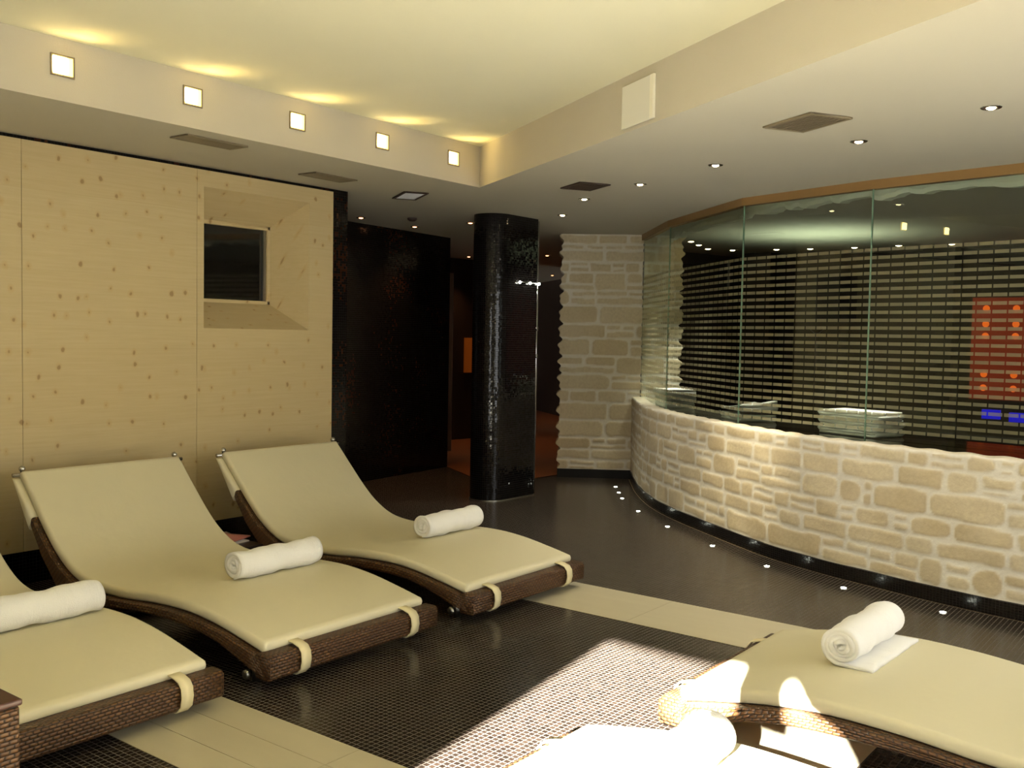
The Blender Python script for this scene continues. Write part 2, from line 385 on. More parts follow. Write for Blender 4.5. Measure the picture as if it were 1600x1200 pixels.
for (x0, z0, x1, z1) in ((4.155, 1.70, 4.19, 2.29), (4.745, 1.70, 4.785, 2.29), (4.155, 2.255, 4.785, 2.29), (4.155, 1.69, 4.785, 1.73)): b.box(x0, NY-.01, z0, x1, NY+.05, z1)
b.build('window_frame', 'wood', w1, bevel=.004)
b = MB(); b.box(4.722, NY+.004, 1.73, 4.745, NY+.03, 2.256); b.build('window_seal', 'steel', w1)
b = MB(); b.box(4.18, NY+.02, 1.72, 4.75, NY+.026, 2.27); b.build('window_pane', 'cgl', w1)
# dark mosaic wall further back
b = MB(); P0, P1, P2 = (5.335, 7.04), (8.46, 7.37), (8.9, 9.5)
for p, q in ((P0, P1), (P1, P2)):
    L = math.dist(p, q); b.quad((p[0], p[1], 0), (q[0], q[1], 0), (q[0], q[1], CZ), (p[0], p[1], CZ), [(0, 0), (L, 0), (L, CZ), (0, CZ)])
struct(b.build('wall_back', 'dark', fixn=False))
# corridor end walls
b = MB(); b.obox((10.4, 9.3), (.985, -.17), 2.6, .1, 0, CZ-.005); struct(b.build('wall_corridor', 'brown'))
b = MB(); b.obox((15.9, 11.2), (.79*-1, .61), .1, 6, 0, CZ); struct(b.build('wall_corridor_end', 'brown'))
b = MB(); b.obox((9.62, 8.35), (.79, .61), .05, .05, .0, 2.3); b.build('door_1', mat('dark_bronze_door_edge', (92, 62, 38), .35, .4))['kind'] = 'structure'

# ---------------------------------------------------------------- stone work
def stone_mask(L, H, du, seed, bh=(.09, .19), bw=(.14, .40), gap=.011):
    R = np.random.RandomState(seed); nu, nv = int(round(L/du))+1, int(round(H/du))+1
    h = np.zeros((nu, nv)); tone = np.zeros((nu, nv)); U = np.linspace(0, L, nu)[:, None]; V = np.linspace(0, H, nv)[None, :]
    nz = lambda a, b, s, f: .5*np.sin(a*f+s)*np.cos(b*f*1.31+s*2.1)+.3*np.sin(a*f*2.3+b*f*1.7+s*3)+.2*np.sin(b*f*3.1-a*f*2.9+s)
    v = 0; cells = []
    while v < H-.02:
        b = R.uniform(*bh)
        if H-(v+b) < .07: b = H-v
        u = -R.uniform(0, .2)
        while u < L:
            w = R.uniform(*bw)*(1.15 if b > .14 else .9); r = R.rand()
            if r < .28 and b > .12: k = R.uniform(.3, .7); cells += [(u, u+w, v, v+b*k)]; 
            if r < .28 and b > .12:
                if w > .25: m = R.uniform(.35, .65); cells += [(u, u+w*m, v+b*k, v+b), (u+w*m, u+w, v+b*k, v+b)]
                else: cells += [(u, u+w, v+b*k, v+b)]
            elif r < .4 and w > .22: m = R.uniform(.3, .7); k = R.uniform(.4, .6); cells += [(u, u+w*m, v, v+b), (u+w*m, u+w, v, v+b*k), (u+w*m, u+w, v+b*k, v+b)]
            else: cells += [(u, u+w, v, v+b)]
            u += w
        v += b
    for (u0, u1, v0, v1) in cells:
        s = R.uniform(0, 60); g = gap*R.uniform(.8, 1.9)
        i0, i1 = max(0, int((u0-.03)/du)), min(nu, int((u1+.03)/du)+2); j0, j1 = max(0, int((v0-.03)/du)), min(nv, int((v1+.03)/du)+2)
        if i0 >= i1 or j0 >= j1: continue
        uu = U[i0:i1]+.012*nz(U[i0:i1], V[:, j0:j1], s, 9); vv = V[:, j0:j1]+.009*nz(V[:, j0:j1], U[i0:i1], s+5, 11)
        cx, cy, hx, hy = (u0+u1)/2, (v0+v1)/2, (u1-u0)/2-g/2, (v1-v0)/2-g/2
        rad = min(hx, hy)*R.uniform(.35, .85)
        qx, qy = np.abs(uu-cx)-hx+rad, np.abs(vv-cy)-hy+rad
        sd = np.hypot(np.maximum(qx, 0), np.maximum(qy, 0))+np.minimum(np.maximum(qx, qy), 0)-rad
        hh = np.clip(-sd/.012, 0, 1); hh = hh*hh*(3-2*hh)*R.uniform(.75, 1.1)
        sub = h[i0:i1, j0:j1]; up = hh > sub; sub[up] = hh[up]; tn = tone[i0:i1, j0:j1]; tn[up] = R.rand()
    return h, tone, nz
outer = spline([(9.12, 5.34), (8.40, 4.845), (7.90, 4.453), (7.565, 4.136), (7.274, 3.795), (7.015, 3.445), (6.719, 3.03), (6.491, 2.686), (6.331, 2.369), (6.222, 2.1), (6.134, 1.825), (6.047, 1.564), (5.986, 1.321), (5.915, .978), (5.87, .6), (5.86, .2), (5.92, -.4), (6.05, -1.15)], 20)
outer = np.array(outer); seg = np.r_[0, np.cumsum(np.linalg.norm(np.diff(outer, axis=0), axis=1))]; OL = seg[-1]
def opt(s): return np.array([np.interp(s, seg, outer[:, 0]), np.interp(s, seg, outer[:, 1])])
def onorm(s):
    d = opt(min(s+.02, OL))-opt(max(s-.02, 0)); d /= np.linalg.norm(d); n = np.array([d[1], -d[0]]); return n*(1 if n[0] < 0 else -1) if abs(n[0]) > .05 else n
du = .0125; ZB, ZT = .088, .872
h, tone, nz = stone_mask(OL, ZT-ZB, du, 3, (.11, .21), (.2, .48), .013)
nu, nv = h.shape; ss = np.linspace(0, OL, nu); V = []; Cc = []; P = []
for i in range(nu):
    p = opt(ss[i]); n = onorm(ss[i]); row = []
    for j in range(nv):
        z = ZB+(ZT-ZB)*j/(nv-1); d = .004+h[i, j]*.004+.002*math.sin(ss[i]*13+z*17)
        top = .006*math.sin(ss[i]*17)+.005*math.sin(ss[i]*43+1) if j == nv-1 else 0
        row.append((p[0]+n[0]*d, p[1]+n[1]*d, z+top)); Cc.append((min(1, h[i, j]*1.25), tone[i, j], 0, 1))
    for k, (off, dz) in enumerate(((.02, .006), (.07, .008), (.13, .0), (.135, -.12))):
        row.append((p[0]-n[0]*off, p[1]-n[1]*off, ZT+dz+.004*math.sin(ss[i]*29+k))); Cc.append((.5, .4, 0, 1))
    P.append(row)
b = MB(); b.grid(P); b.col = Cc; struct(b.build('wall_curved', 'stone', smooth=True, fixn=False))
# skirting of the curved wall
b = MB(); P = []; U = []
for s in np.linspace(0, OL, 220):
    p = opt(s); n = onorm(s); P.append([(p[0]+n[0]*o, p[1]+n[1]*o, z) for o, z in ((.012, 0), (.014, .088), (.0, .092), (-.05, .092))]); U.append([(s, 0), (s, .12), (s, .13), (s, .18)])
b.grid(P, U); struct(b.build('baseboard_curved', 'black', fixn=False))
b = MB(); P = []
for s in np.linspace(.05, OL, 200):
    p = opt(s); n = onorm(s); P.append([(p[0]+n[0]*o, p[1]+n[1]*o, z) for o, z in ((.02, .0015), (.024, .0015))])
b.grid(P); struct(b.build('trim_3', mat('pale_grout_line', (150, 130, 96), .8), fixn=False))
# stone pier
A_ = np.array([8.69, 5.99]); D_ = np.array([.5517, -.834]); PL = 1.27; NN = np.array([-.834, -.5517])
h, tone, nz = stone_mask(PL, CZ-.09, du, 21, (.10, .2), (.25, .6), .014)
nu, nv = h.shape; P = []; Cc = []
for i in range(-8, nu+8):
    ii = min(max(i, 0), nu-1); row = []
    for j in range(nv):
        z = .09+(CZ-.09)*j/(nv-1); u = PL*ii/(nu-1); d = .004+h[ii, j]*.006
        jag = .014*math.sin(z*37)+.012*math.sin(z*71+1)+.01*h[min(6, nu-1), j]
        back = 0
        if i <= 3: u += -jag*(1-max(ii, 0)/4)
        if i >= nu-4: u += jag*(1-(nu-1-ii)/4)
        if i < 0: back = -i*.045; d = 0
        if i >= nu: back = (i-nu+1)*.045; d = 0
        p = A_+D_*u+NN*(d-back); row.append((p[0], p[1], z)); Cc.append((min(1, h[ii, j]*1.25), tone[ii, j], 0, 1))
    P.append(row)
b = MB(); b.grid(P); b.col = Cc; struct(b.build('wall_pier', 'stone', smooth=True, fixn=False))
b = MB(); c = A_+D_*PL/2; b.obox((c[0]-NN[0]*.17, c[1]-NN[1]*.17), tuple(D_), PL+.02, .37, 0, .092); struct(b.build('baseboard_pier', 'black'))

# ---------------------------------------------------------------- glass screen on the curved wall
GP = [(9.17, 5.27), (8.2, 4.437), (7.184, 3.248), (6.826, 2.153), (6.50, .45), (6.62, -1.15)]
LZ = .845
glabels = ['narrow frameless glass pane in front of the stone pier', 'glass pane above the curved stone wall, next after the narrow pane by the pier', 'middle glass pane of the screen with the white towels folded behind its left edge',
           'large glass pane nearest the camera with the orange glow behind it', 'end glass pane beyond the right edge of the photo']
for k in range(len(GP)-1):
    p, q = np.array(GP[k]), np.array(GP[k+1]); L = np.linalg.norm(q-p); d = (q-p)/L; n = np.array([-d[1], d[0]])*.006
    a = p+d*.004; c = q-d*.004; off = sum(math.dist(GP[i], GP[i+1]) for i in range(k)); b = MB()
    b.quad((a[0]-n[0], a[1]-n[1], LZ), (c[0]-n[0], c[1]-n[1], LZ), (c[0]-n[0], c[1]-n[1], 2.55), (a[0]-n[0], a[1]-n[1], 2.55), [(off, LZ), (off+L, LZ), (off+L, 2.55), (off, 2.55)])
    g = tag(b.build('glass_pane', 'glass', fixn=False), glabels[k], 'glass panel', None)
    if k < 5:
        e = MB(); e.obox((c[0], c[1]), tuple(d), .007, .012, LZ, 2.55)
        ed = e.build('glass_edge', mat('green_glass_edge', (150, 186, 160), .2, spec=.8) if k == 0 else bpy.data.materials['green_glass_edge'], g)
        ed['label'] = 'pale green polished edge'
# pane against the pier: slim steel profile
b = MB(); b.box(GP[0][0]-.012, GP[0][1]-.012, LZ, GP[0][0]+.012, GP[0][1]+.012, 2.55); struct(b.build('trim_4', 'steel'))
gp = [np.array(p) for p in GP]
def offs(k, o):
    if k == 0: d = gp[1]-gp[0]
    elif k == len(gp)-1: d = gp[-1]-gp[-2]
    else: d = (gp[k+1]-gp[k])/np.linalg.norm(gp[k+1]-gp[k])+(gp[k]-gp[k-1])/np.linalg.norm(gp[k]-gp[k-1])
    d = d/np.linalg.norm(d); n = np.array([-d[1], d[0]]); n = n if n[0] > 0 else -n; return gp[k]+n*o
P = []
for k in range(len(gp)):
    P.append([(*offs(k, o), z) for o, z in ((-.03, CZ), (-.03, 2.54), (.03, 2.54), (.03, CZ))])
b = MB(); b.grid(P); struct(b.build('trim_5', 'bronze', fixn=False))
# ledge
b = MB(); P = []
for k in range(len(gp)):
    P.append([(*offs(k, o), z) for o, z in ((.45, 0), (.45, LZ), (-.02, LZ))])
b.grid(P)
n_o = 60; P = []
for i in range(n_o+1):
    s = OL*i/n_o; p = opt(s); n = onorm(s); a = p-n*.12
    # matching point on the glass line
    t = i/n_o*(len(gp)-1); k = min(int(t), len(gp)-2); g = gp[k]+(gp[k+1]-gp[k])*(t-k)
    P.append([(a[0], a[1], LZ), (g[0], g[1], LZ)])
# re-parameterise by nearest glass point
Q = []
dense = [gp[k]+(gp[k+1]-gp[k])*t for k in range(len(gp)-1) for t in np.linspace(0, 1, 40)]
for i in range(121):
    s = OL*i/120; p = opt(s); n = onorm(s); a = p-n*.12
    g = min(dense, key=lambda q: np.linalg.norm(q-a)); Q.append([(a[0], a[1], LZ), (g[0], g[1], LZ)])
b.grid(Q); struct(b.build('trim_6', 'ledge', fixn=False))
# rough plaster bulkhead just behind the glass
b = MB(); P = []; R = np.random.RandomState(5); zz = 2.5
path = spline([offs(k, .14) for k in range(len(gp))], 60); path = np.array(path)
path = np.array([gp_ for gp_ in path])
for i, p in enumerate(path):
    if i % 4 == 0: zt = 2.50+R.uniform(-.022, .022)
    zz += (zt-zz)*.5
    q = path[min(i+1, len(path)-1)]-path[max(i-1, 0)]; q /= np.linalg.norm(q); n = np.array([-q[1], q[0]]); n = n if n[0] > 0 else -n
    P.append([(p[0], p[1], CZ), (p[0]-n[0]*.01, p[1]-n[1]*.01, zz+.03), (p[0], p[1], zz), (p[0]+n[0]*.12, p[1]+n[1]*.12, zz+.01), (p[0]+n[0]*.12, p[1]+n[1]*.12, CZ)])
b.grid(P); struct(b.build('trim_7', 'rubble', fixn=False))

# ---------------------------------------------------------------- room behind the glass
b = MB(); b.poly([[(12.3, -1.2), (12.3, 5.6), (9.6, 5.9), (9.6, 9)]], conv=lambda p: (p[0], p[1], .01)) if 0 else None
b = MB(); b.box(12.3, -1.2, 0, 12.4, 6.3, CZ); struct(b.build('wall_right', 'brown'))
b = MB(); b.obox((10.95, 5.95), (.97, -.24), 2.9, .1, 0, CZ); struct(b.build('wall_pool_left', m_mosaic('golden_brown_mosaic', (70, 44, 20), (24, 14, 7), .03, .1, .3, 'uv', .1)))
for i, (y, w, c) in enumerate(((4.3, .5, (20, 15, 10)), (2.95, .34, (14, 10, 8)), (5.1, .35, (24, 17, 10)))):
    b = MB(); b.box(11.7, y-w/2, 0, 12.05, y+w/2, CZ)
    tag(b.build('square_pillar', mat('pillar_paint_%d' % i, c, .4)), ['dark square pillar in the middle of the room behind the glass', 'black square pillar just left of the orange glow', 'dark brown square pillar deepest behind the left glass pane'][i], 'pillar')
t = thing('glow_panel', 'glowing orange red panel on the wall behind the right glass pane', 'light panel', (11.8, 1.9, .88))
b = MB(); b.box(.03, -.9, 0, .1, .72, 1.16); b.build('panel_back', 'tblk', t)
b = MB(); b.box(0, -.88, .02, .03, -.1, 1.14); b.box(0, -.06, .02, .03, .70, 1.14); b.build('panel_face', 'orange', t)
for y in (.55, .25, -.4):
    for z in (.15, .3, .72, .85, 1.02):
        b = MB(); b.tube((-.03, y, z), (0, y, z), .036, .016, 14); b.build('glow_lamp', mat('hot_orange_lamp', (255, 120, 30), .4, emit=(255, 110, 20), es=.5) if 'hot_orange_lamp' not in bpy.data.materials else bpy.data.materials['hot_orange_lamp'], t)
for i, (y, z) in enumerate(((2.33, .74), (2.06, .72))):
    b = MB(); b.box(11.6, y-.09, z-.04, 11.66, y+.09, z+.06); tag(b.build('blue_lamp', 'blue'), ['small blue lamp glowing under the left part of the orange panel', 'small blue lamp at the right edge of the photo behind the glass'][i], 'lamp', 'blue lamps behind the glass')
    b = MB()

# ---------------------------------------------------------------- round column
cc = np.array([7.36, 5.63]); hw_ = .18
def stadium(g=0.):
    q = [(7.07+(hw_+g)*math.cos(a), 5.64+(hw_+g)*math.sin(a)) for a in np.linspace(PI/2, 1.5*PI, 33)]
    return q+[(7.515+g, 5.64-hw_-g), (7.535+g, 5.64-hw_-g+.02), (7.535+g, 5.64+hw_+g-.02), (7.515+g, 5.64+hw_+g)]
b = MB(); st = stadium(); per = [0]
for k in range(1, len(st)+1): per.append(per[-1]+math.dist(st[k-1], st[k % len(st)]))
b.grid([[(x, y, z) for x, y in st] for z in (0, CZ)], [[(p, z) for p in per] for z in (0, CZ)], wrap=True)
ct = thing('round_column', 'floor to ceiling pillar with a rounded edge covered in glossy black mosaic', 'column', (0, 0, 0))
b.build('shaft', 'column', ct, smooth=True, bevel=0).modifiers.new('e', 'EDGE_SPLIT').split_angle = math.radians(40)
b = MB(); b.grid([[(x, y, z) for x, y in stadium(g)] for g, z in ((.006, 0), (.007, .010), (.0, .012))], wrap=True); b.build('base_ring', 'steel', ct, smooth=True)
cp, sp_ = math.cos(Y_-PI/2), math.sin(Y_-PI/2)   # camera right vector
rt = np.array([cp, sp_]); fw = np.array([math.cos(Y_), math.sin(Y_)])
t = thing('lamp_rail', 'small rail of three sparkling lamps on the right side of the black column', 'lamp', (7.35, 5.45, 2.0))
b = MB(); b.tube((-.16, 0, 0), (.19, 0, 0), .006, n=10); b.build('rail', 'chrome', t, smooth=True)
for k in (-.13, .03, .17):
    b = MB(); b.lathe((k, -.008, -.004), [(0, -.012), (.011, -.006), (.012, .004), (.006, .012), (0, .014)], 12); b.build('lamp_head', 'led', t, smooth=True)
q = (7.57, 5.50)
t = thing('chrome_pole', 'slim vertical chrome pole beside the right edge of the black column', 'pole', (q[0], q[1], 0))
b = MB(); b.tube((0, 0, 0), (0, 0, CZ-.01), .012, n=14); b.build('pole', 'chrome', t, smooth=True)
for z in (1.3, 1.56):
    b = MB(); b.tube((0, 0, z), (0, 0, z+.035), .018, n=14); b.build('clamp', 'chrome', t, smooth=True)

# ---------------------------------------------------------------- corridor details
t = thing('lit_niche', 'small amber lit niche seen in the dark corridor left of the column', 'niche', (10.93, 9.12, .97))
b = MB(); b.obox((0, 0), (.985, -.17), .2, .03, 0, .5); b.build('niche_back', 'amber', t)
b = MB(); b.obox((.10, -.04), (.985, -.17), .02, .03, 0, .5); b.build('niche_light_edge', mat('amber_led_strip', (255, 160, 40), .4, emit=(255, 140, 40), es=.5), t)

# ---------------------------------------------------------------- downlights
def mk_downlight(m_b, bulbr=.022):
    t = thing('downlight', '', 'downlight')
    b = MB(); b.lathe((0, 0, 0), [(.031, -.002), (.033, -.005), (.044, -.004), (.047, 0)], 28); b.build('trim_ring', 'chrome', t, smooth=True)
    b = MB(); b.lathe((0, 0, 0), [(.031, -.003), (.02, -.0012), (0, -.001)], 24); b.build('reflector', 'gdark', t, smooth=True)
    b = MB(); b.lathe((0, 0, 0), [(bulbr, -.0015), (bulbr*.9, -.006), (bulbr*.5, -.010), (0, -.011)], 20); b.build('bulb', m_b, t, smooth=True)
    return t
def downlights(lst, proto, group, power, col=(1, .8, .5), spot=1.6):
    for i, (x, y, z, lab) in enumerate(lst):
        t = proto if i == 0 else copy_tree(proto)
        t.location = (x, y, z); t['label'] = lab; t['group'] = group
        if power:
            d = bpy.data.lights.new('downlight_beam', 'SPOT'); d.energy = power; d.color = col; d.spot_size = spot; d.spot_blend = .8; d.shadow_soft_size = .03
            o = bpy.data.objects.new('downlight_beam', d); link(o, t, (0, 0, -.02))
near = [(5.008, 1.057, 'downlight nearest the right edge of the photo'), (5.466, 1.815, 'second ceiling downlight from the right, just right of the large grille'), (5.733, 2.797, 'ceiling downlight above the second glass seam'),
        (6.165, 3.59, 'ceiling downlight between the two right hand grilles'), (6.592, 4.343, 'downlight just below the small dark grille'), (7.351, 5.074, 'downlight left of the stone pier top, right of the column')]
PR = mk_downlight('bulb')
downlights([(x, y, CZ, l) for x, y, l in near], PR, 'row of ceiling downlights along the curved wall', 22, (1, .92, .76))
d = bpy.data.lights.new('added_sun_bounce_spot', 'SPOT'); d.energy = 220; d.color = (1, .86, .58); d.spot_size = .62; d.spot_blend = 1; d.shadow_soft_size = .02  # added spot without a fixture, imitating reflected sunlight on the stone wall
o = bpy.data.objects.new('added_sun_bounce_spot', d); link(o, None, (5.733, 2.797, 2.575)); o.rotation_euler = (Vector((6.85, 2.95, .48))-Vector((5.733, 2.797, 2.575))).to_track_quat('-Z', 'Y').to_euler()
far = [(7.41, 6.202, 'downlight just left of the column top'), (7.396, 6.928, 'faint downlight above the dark wall, right of the smoke detector'), (6.58, 6.859, 'reddish downlight beside the end of the wooden wall'),
       (10.859, 7.733, 'corridor downlight between the column and the stone pier'), (14.361, 10.107, 'farthest corridor downlight right of the column'), (10.55, 8.85, 'corridor downlight seen left of the column')]
PR2 = mk_downlight('bulb_o')
downlights([(x, y, CZ, l) for x, y, l in far], PR2, 'downlights at the back of the spa', 12, (1, .55, .25))
ins = [(9.149, 4.772), (10.005, 5.152), (10.414, 5.263), (10.898, 5.387), (11.188, 5.2), (11.327, 4.7), (11.419, 4.32), (11.481, 3.821), (11.45, 3.315), (11.55, 2.779)]
nm = ['first', 'second', 'third', 'fourth', 'fifth', 'sixth', 'seventh', 'eighth', 'ninth', 'tenth']
PR3 = mk_downlight('bulb', .034)
downlights([(x, y, CZ, nm[i]+' from the left of the downlights in the room behind the glass') for i, (x, y) in enumerate(ins)], PR3, 'downlights in the room behind the glass', 3, (1, .85, .5))
PR4 = mk_downlight('bulb')  # extra downlights with no known source, added to brighten the folded towels
downlights([(7.95, 3.45, CZ, 'added downlight behind the glass directly above the crumpled pile of white towels'), (7.5, 2.15, CZ, 'added downlight behind the glass directly above the middle stack of folded towels'), (9.0, 4.55, CZ, 'added downlight behind the far left glass above the dim towel stack')], PR4, 'added downlights brightening the folded towels behind the glass', 95, (1, .95, .8), 1.1)
# smoke detector
b = MB(); b.lathe((6.85, 6.45, CZ), [(.045, 0), (.045, -.015), (.025, -.03), (0, -.032)], 24)
tag(b.build('smoke_detector', 'gdark', smooth=True), 'small dark round detector on the ceiling near the black mosaic wall', 'smoke detector')

# square lamps in the fascia
def mk_square():
    t = thing('square_wall_light', '', 'recessed light'); w, hh, d = .052, .044, .03
    b = MB()
    for x0, z0, x1, z1 in ((-w-.008, hh, w+.008, hh+.008), (-w-.008, -hh-.008, w+.008, -hh), (-w-.008, -hh, -w, hh), (w, -hh, w+.008, hh)): b.box(x0, -.008, z0, x1, 0, z1)
    b.build('light_frame', 'grey', t)
    b = MB(); b.box(-w, -.004, -hh, w, -.001, hh); b.build('light_face', mat('yellow_lamp_glow', (255, 230, 150), .4, emit=(255, 210, 110), es=3.2) if 'yellow_lamp_glow' not in bpy.data.materials else bpy.data.materials['yellow_lamp_glow'], t)
    b = MB(); b.box(-w*.98, -.012, -hh*.8, w*.45, -.004, hh*.9); b.build('bulb', 'sqbulb', t, bevel=.004)
    return t
sq = mk_square()
for i, x in enumerate((2.5, 3.228, 3.955, 4.672, 5.388)):
    t = sq if i == 0 else copy_tree(sq)
    t.location = (x, CO[1]-.001, 2.767); t['group'] = 'square lights in the ceiling step'
    t['label'] = nm[i]+' square light from the left in the ceiling step'
    d = bpy.data.lights.new('square_light_beam', 'SPOT'); d.energy = 1.6; d.color = (1, .72, .22); d.spot_size = 1.5; d.spot_blend = 1; d.shadow_soft_size = .02
    o = bpy.data.objects.new('square_light_beam', d); link(o, t, (.03, -.05, 0)); o.rotation_euler = Vector((.35, -.65, .9)).to_track_quat('-Z', 'Y').to_euler()

# grilles
def grille(c, ang, L, Wd, lab, fm, sm, n=7, along=True):
    t = thing('air_grille', lab, 'air vent', (c[0], c[1], CZ), ang, None)
    b = MB(); f = .022
    for x0, y0, x1, y1 in ((-L/2, -Wd/2, L/2, -Wd/2+f), (-L/2, Wd/2-f, L/2, Wd/2), (-L/2, -Wd/2+f, -L/2+f, Wd/2-f), (L/2-f, -Wd/2+f, L/2, Wd/2-f)): b.box(x0, y0, -.010, x1, y1, 0)
    b.build('grille_frame', fm, t, bevel=.003)
    b = MB(); b.box(-L/2+f, -Wd/2+f, -.003, L/2-f, Wd/2-f, -.001); b.build('grille_back', 'voidm', t)
    ln, wn_ = (L, Wd) if along else (Wd, L)
    for k in range(n):
        q = -wn_/2+f+(wn_-2*f)*(k+.5)/n; hw = (wn_-2*f)/n*(.36 if along else .24)
        b = MB()
        if along: b.box(-L/2+f, q-hw, -.008, L/2-f, q+hw, -.004)
        else: b.box(q-hw, -Wd/2+f, -.008, q+hw, Wd/2-f, -.004)
        b.build('slat', sm, t)
RA = math.atan2(3.83, 2.2)
grille((3.51, 4.917), .02, .42, .17, 'flat grey air grille nearest the left edge of the photo', 'grey', 'grey')
grille((4.755, 5.289), .03, .40, .18, 'grey air grille in the dropped ceiling above the niche window', 'grey', 'grey')
grille((5.726, 5.418), 1.0, .40, .20, 'small grille with bright white louvres right of the wooden wall', 'gdark', mat('white_louvre', (250, 250, 252), .3, .3), 9, False)
grille((6.025, 3.965), RA, .32, .25, 'dark brown air grille near the coffer corner', 'gdark', 'gdark', 9)
grille((4.846, 1.873), RA, .37, .26, 'largest grey air grille above the glass screen', 'grey', mat('dim_slat', (104, 92, 74), .6), 9)
b = MB(); nn = np.array([-3.83, 2.2]); nn = nn/np.linalg.norm(nn); pd = np.array([-2.2, -3.83]); pd /= np.linalg.norm(pd)
t = thing('access_panel', 'square white access hatch in the slanted ceiling step', 'hatch', (4.523, 2.652, 0))
b.obox((nn[0]*.006, nn[1]*.006), tuple(pd), .33, .01, 2.62, 2.845); b.build('hatch_door', 'white', t, bevel=.003)
b = MB(); b.obox((nn[0]*.008+pd[0]*.15, nn[1]*.008+pd[1]*.15), tuple(pd), .035, .014, 2.622, 2.843); o = b.build('hatch_edge', mat('bright_white_edge', (250, 246, 230), .4), t)
# floor lights
t0 = thing('floor_light', '', 'floor light')
b = MB(); b.lathe((0, 0, .001), [(.024, 0), (.023, .003), (.017, .003)], 20); b.build('light_ring', 'steel', t0, smooth=True)
b = MB(); b.lathe((0, 0, .001), [(.017, .002), (.01, .004), (0, .0045)], 18); b.build('light_lens', 'led', t0, smooth=True)
for i, (x, y) in enumerate(((8.503, 5.15), (8.206, 4.933), (7.988, 4.723), (7.437, 4.272), (6.989, 3.742), (6.559, 3.141), (6.207, 2.575), (5.974, 1.983), (5.805, 1.369))):
    t = t0 if i == 0 else copy_tree(t0)
    if i == 2: x, y = 7.93, 4.73
    t.location = (x, y, .0); t['group'] = 'floor lights along the curved stone wall'; t['label'] = nm[i]+' floor light from the far end, set in dark mosaic along the curved wall'

# ---------------------------------------------------------------- loungers
PW = 1.03
prof = spline([(0, .185), (.18, .222), (.38, .256), (.59, .272), (.84, .264), (1.1, .240), (1.35, .234), (1.53, .262), (1.68, .335), (1.80, .43), (1.92, .545), (2.02, .645), (2.09, .715)], 6)
prof = np.array(prof)
def frame_n(P, i):
    d = P[min(i+1, len(P)-1)]-P[max(i-1, 0)]; d = d/np.linalg.norm(d); return np.array([-d[1], d[0]])
def rring(hw, t0, t1, r, n=5):   # rounded rectangle ring (x, t)
    out = []
    for cx, cy, a0 in ((hw-r, t1-r, 0), (-hw+r, t1-r, PI/2), (-hw+r, t0+r, PI), (hw-r, t0+r, 1.5*PI)):
        for k in range(n+1): a = a0+PI/2*k/n; out.append((cx+r*math.cos(a), cy+r*math.sin(a)))
    return out
def sweep(P, hw, th, r, xoff=0, endround=True, seg_x=1):
    b = MB(); L = np.r_[0, np.cumsum(np.linalg.norm(np.diff(P, axis=0), axis=1))]; G = []; U = []
    stn = []
    if endround: stn += [(0, .25, -.0), (0, .7, .004)]
    stn += [(i, 1, 0) for i in range(len(P))]
    if endround: stn += [(len(P)-1, .7, .0), (len(P)-1, .25, .0)]
    for si, (i, sc, _) in enumerate(stn):
        n = frame_n(P, i); d = np.array([n[1], -n[0]]); th_ = th*sc; e = 0
        if sc < 1: e = (-1 if si < 3 else 1)*(.012 if sc < .5 else .008)
        mid = -th/2
        ring = rring(hw-(0 if sc == 1 else (.01 if sc < .5 else .003)), -th_/2, th_/2, min(r, th_*.48))
        row = []; uu = []; per = 0; last = None
        for (x, t) in ring:
            if last: per += math.dist(last, (x, t))
            last = (x, t); p = P[i]+n*(t+mid)+d*e; row.append((x+xoff, p[0], p[1])); uu.append((L[i], per))
        uu.append((L[i], per+math.dist(last, ring[0]))); G.append(row); U.append(uu)
    i0 = b.grid(G, U, wrap=True); m = len(G[0]); b.face([i0+k for k in range(m)][::-1]); b.face([i0+(len(G)-1)*m+k for k in range(m)])
    return b
def rail_mesh(tb, x0, x1, r=.014):
    b = MB(); G = []; U = []; L = 0; last = None
    for (t, bt) in tb:
        t, bt = np.array(t), np.array(bt); L += 0 if last is None else np.linalg.norm((t+bt)/2-last); last = (t+bt)/2
        th = np.linalg.norm(t-bt); n = (t-bt)/th; ring = rring((x1-x0)/2, 0, th, min(r, th*.45)); row = []; uu = []; per = 0; lq = None
        for (x, q) in ring:
            if lq: per += math.dist(lq, (x, q))
            lq = (x, q); p = bt+n*q; row.append(((x0+x1)/2+x, p[0], p[1])); uu.append((L, per))
        uu.append((L, per+.03)); G.append(row); U.append(uu)
    i0 = b.grid(G, U, wrap=True); m = len(G[0]); b.face([i0+k for k in range(m)][::-1]); b.face([i0+(len(G)-1)*m+k for k in range(m)])
    return b
def pad_pt(s_, off):
    i = int(np.argmin(abs(prof[:, 0]-s_))); return prof[i]+frame_n(prof, i)*off
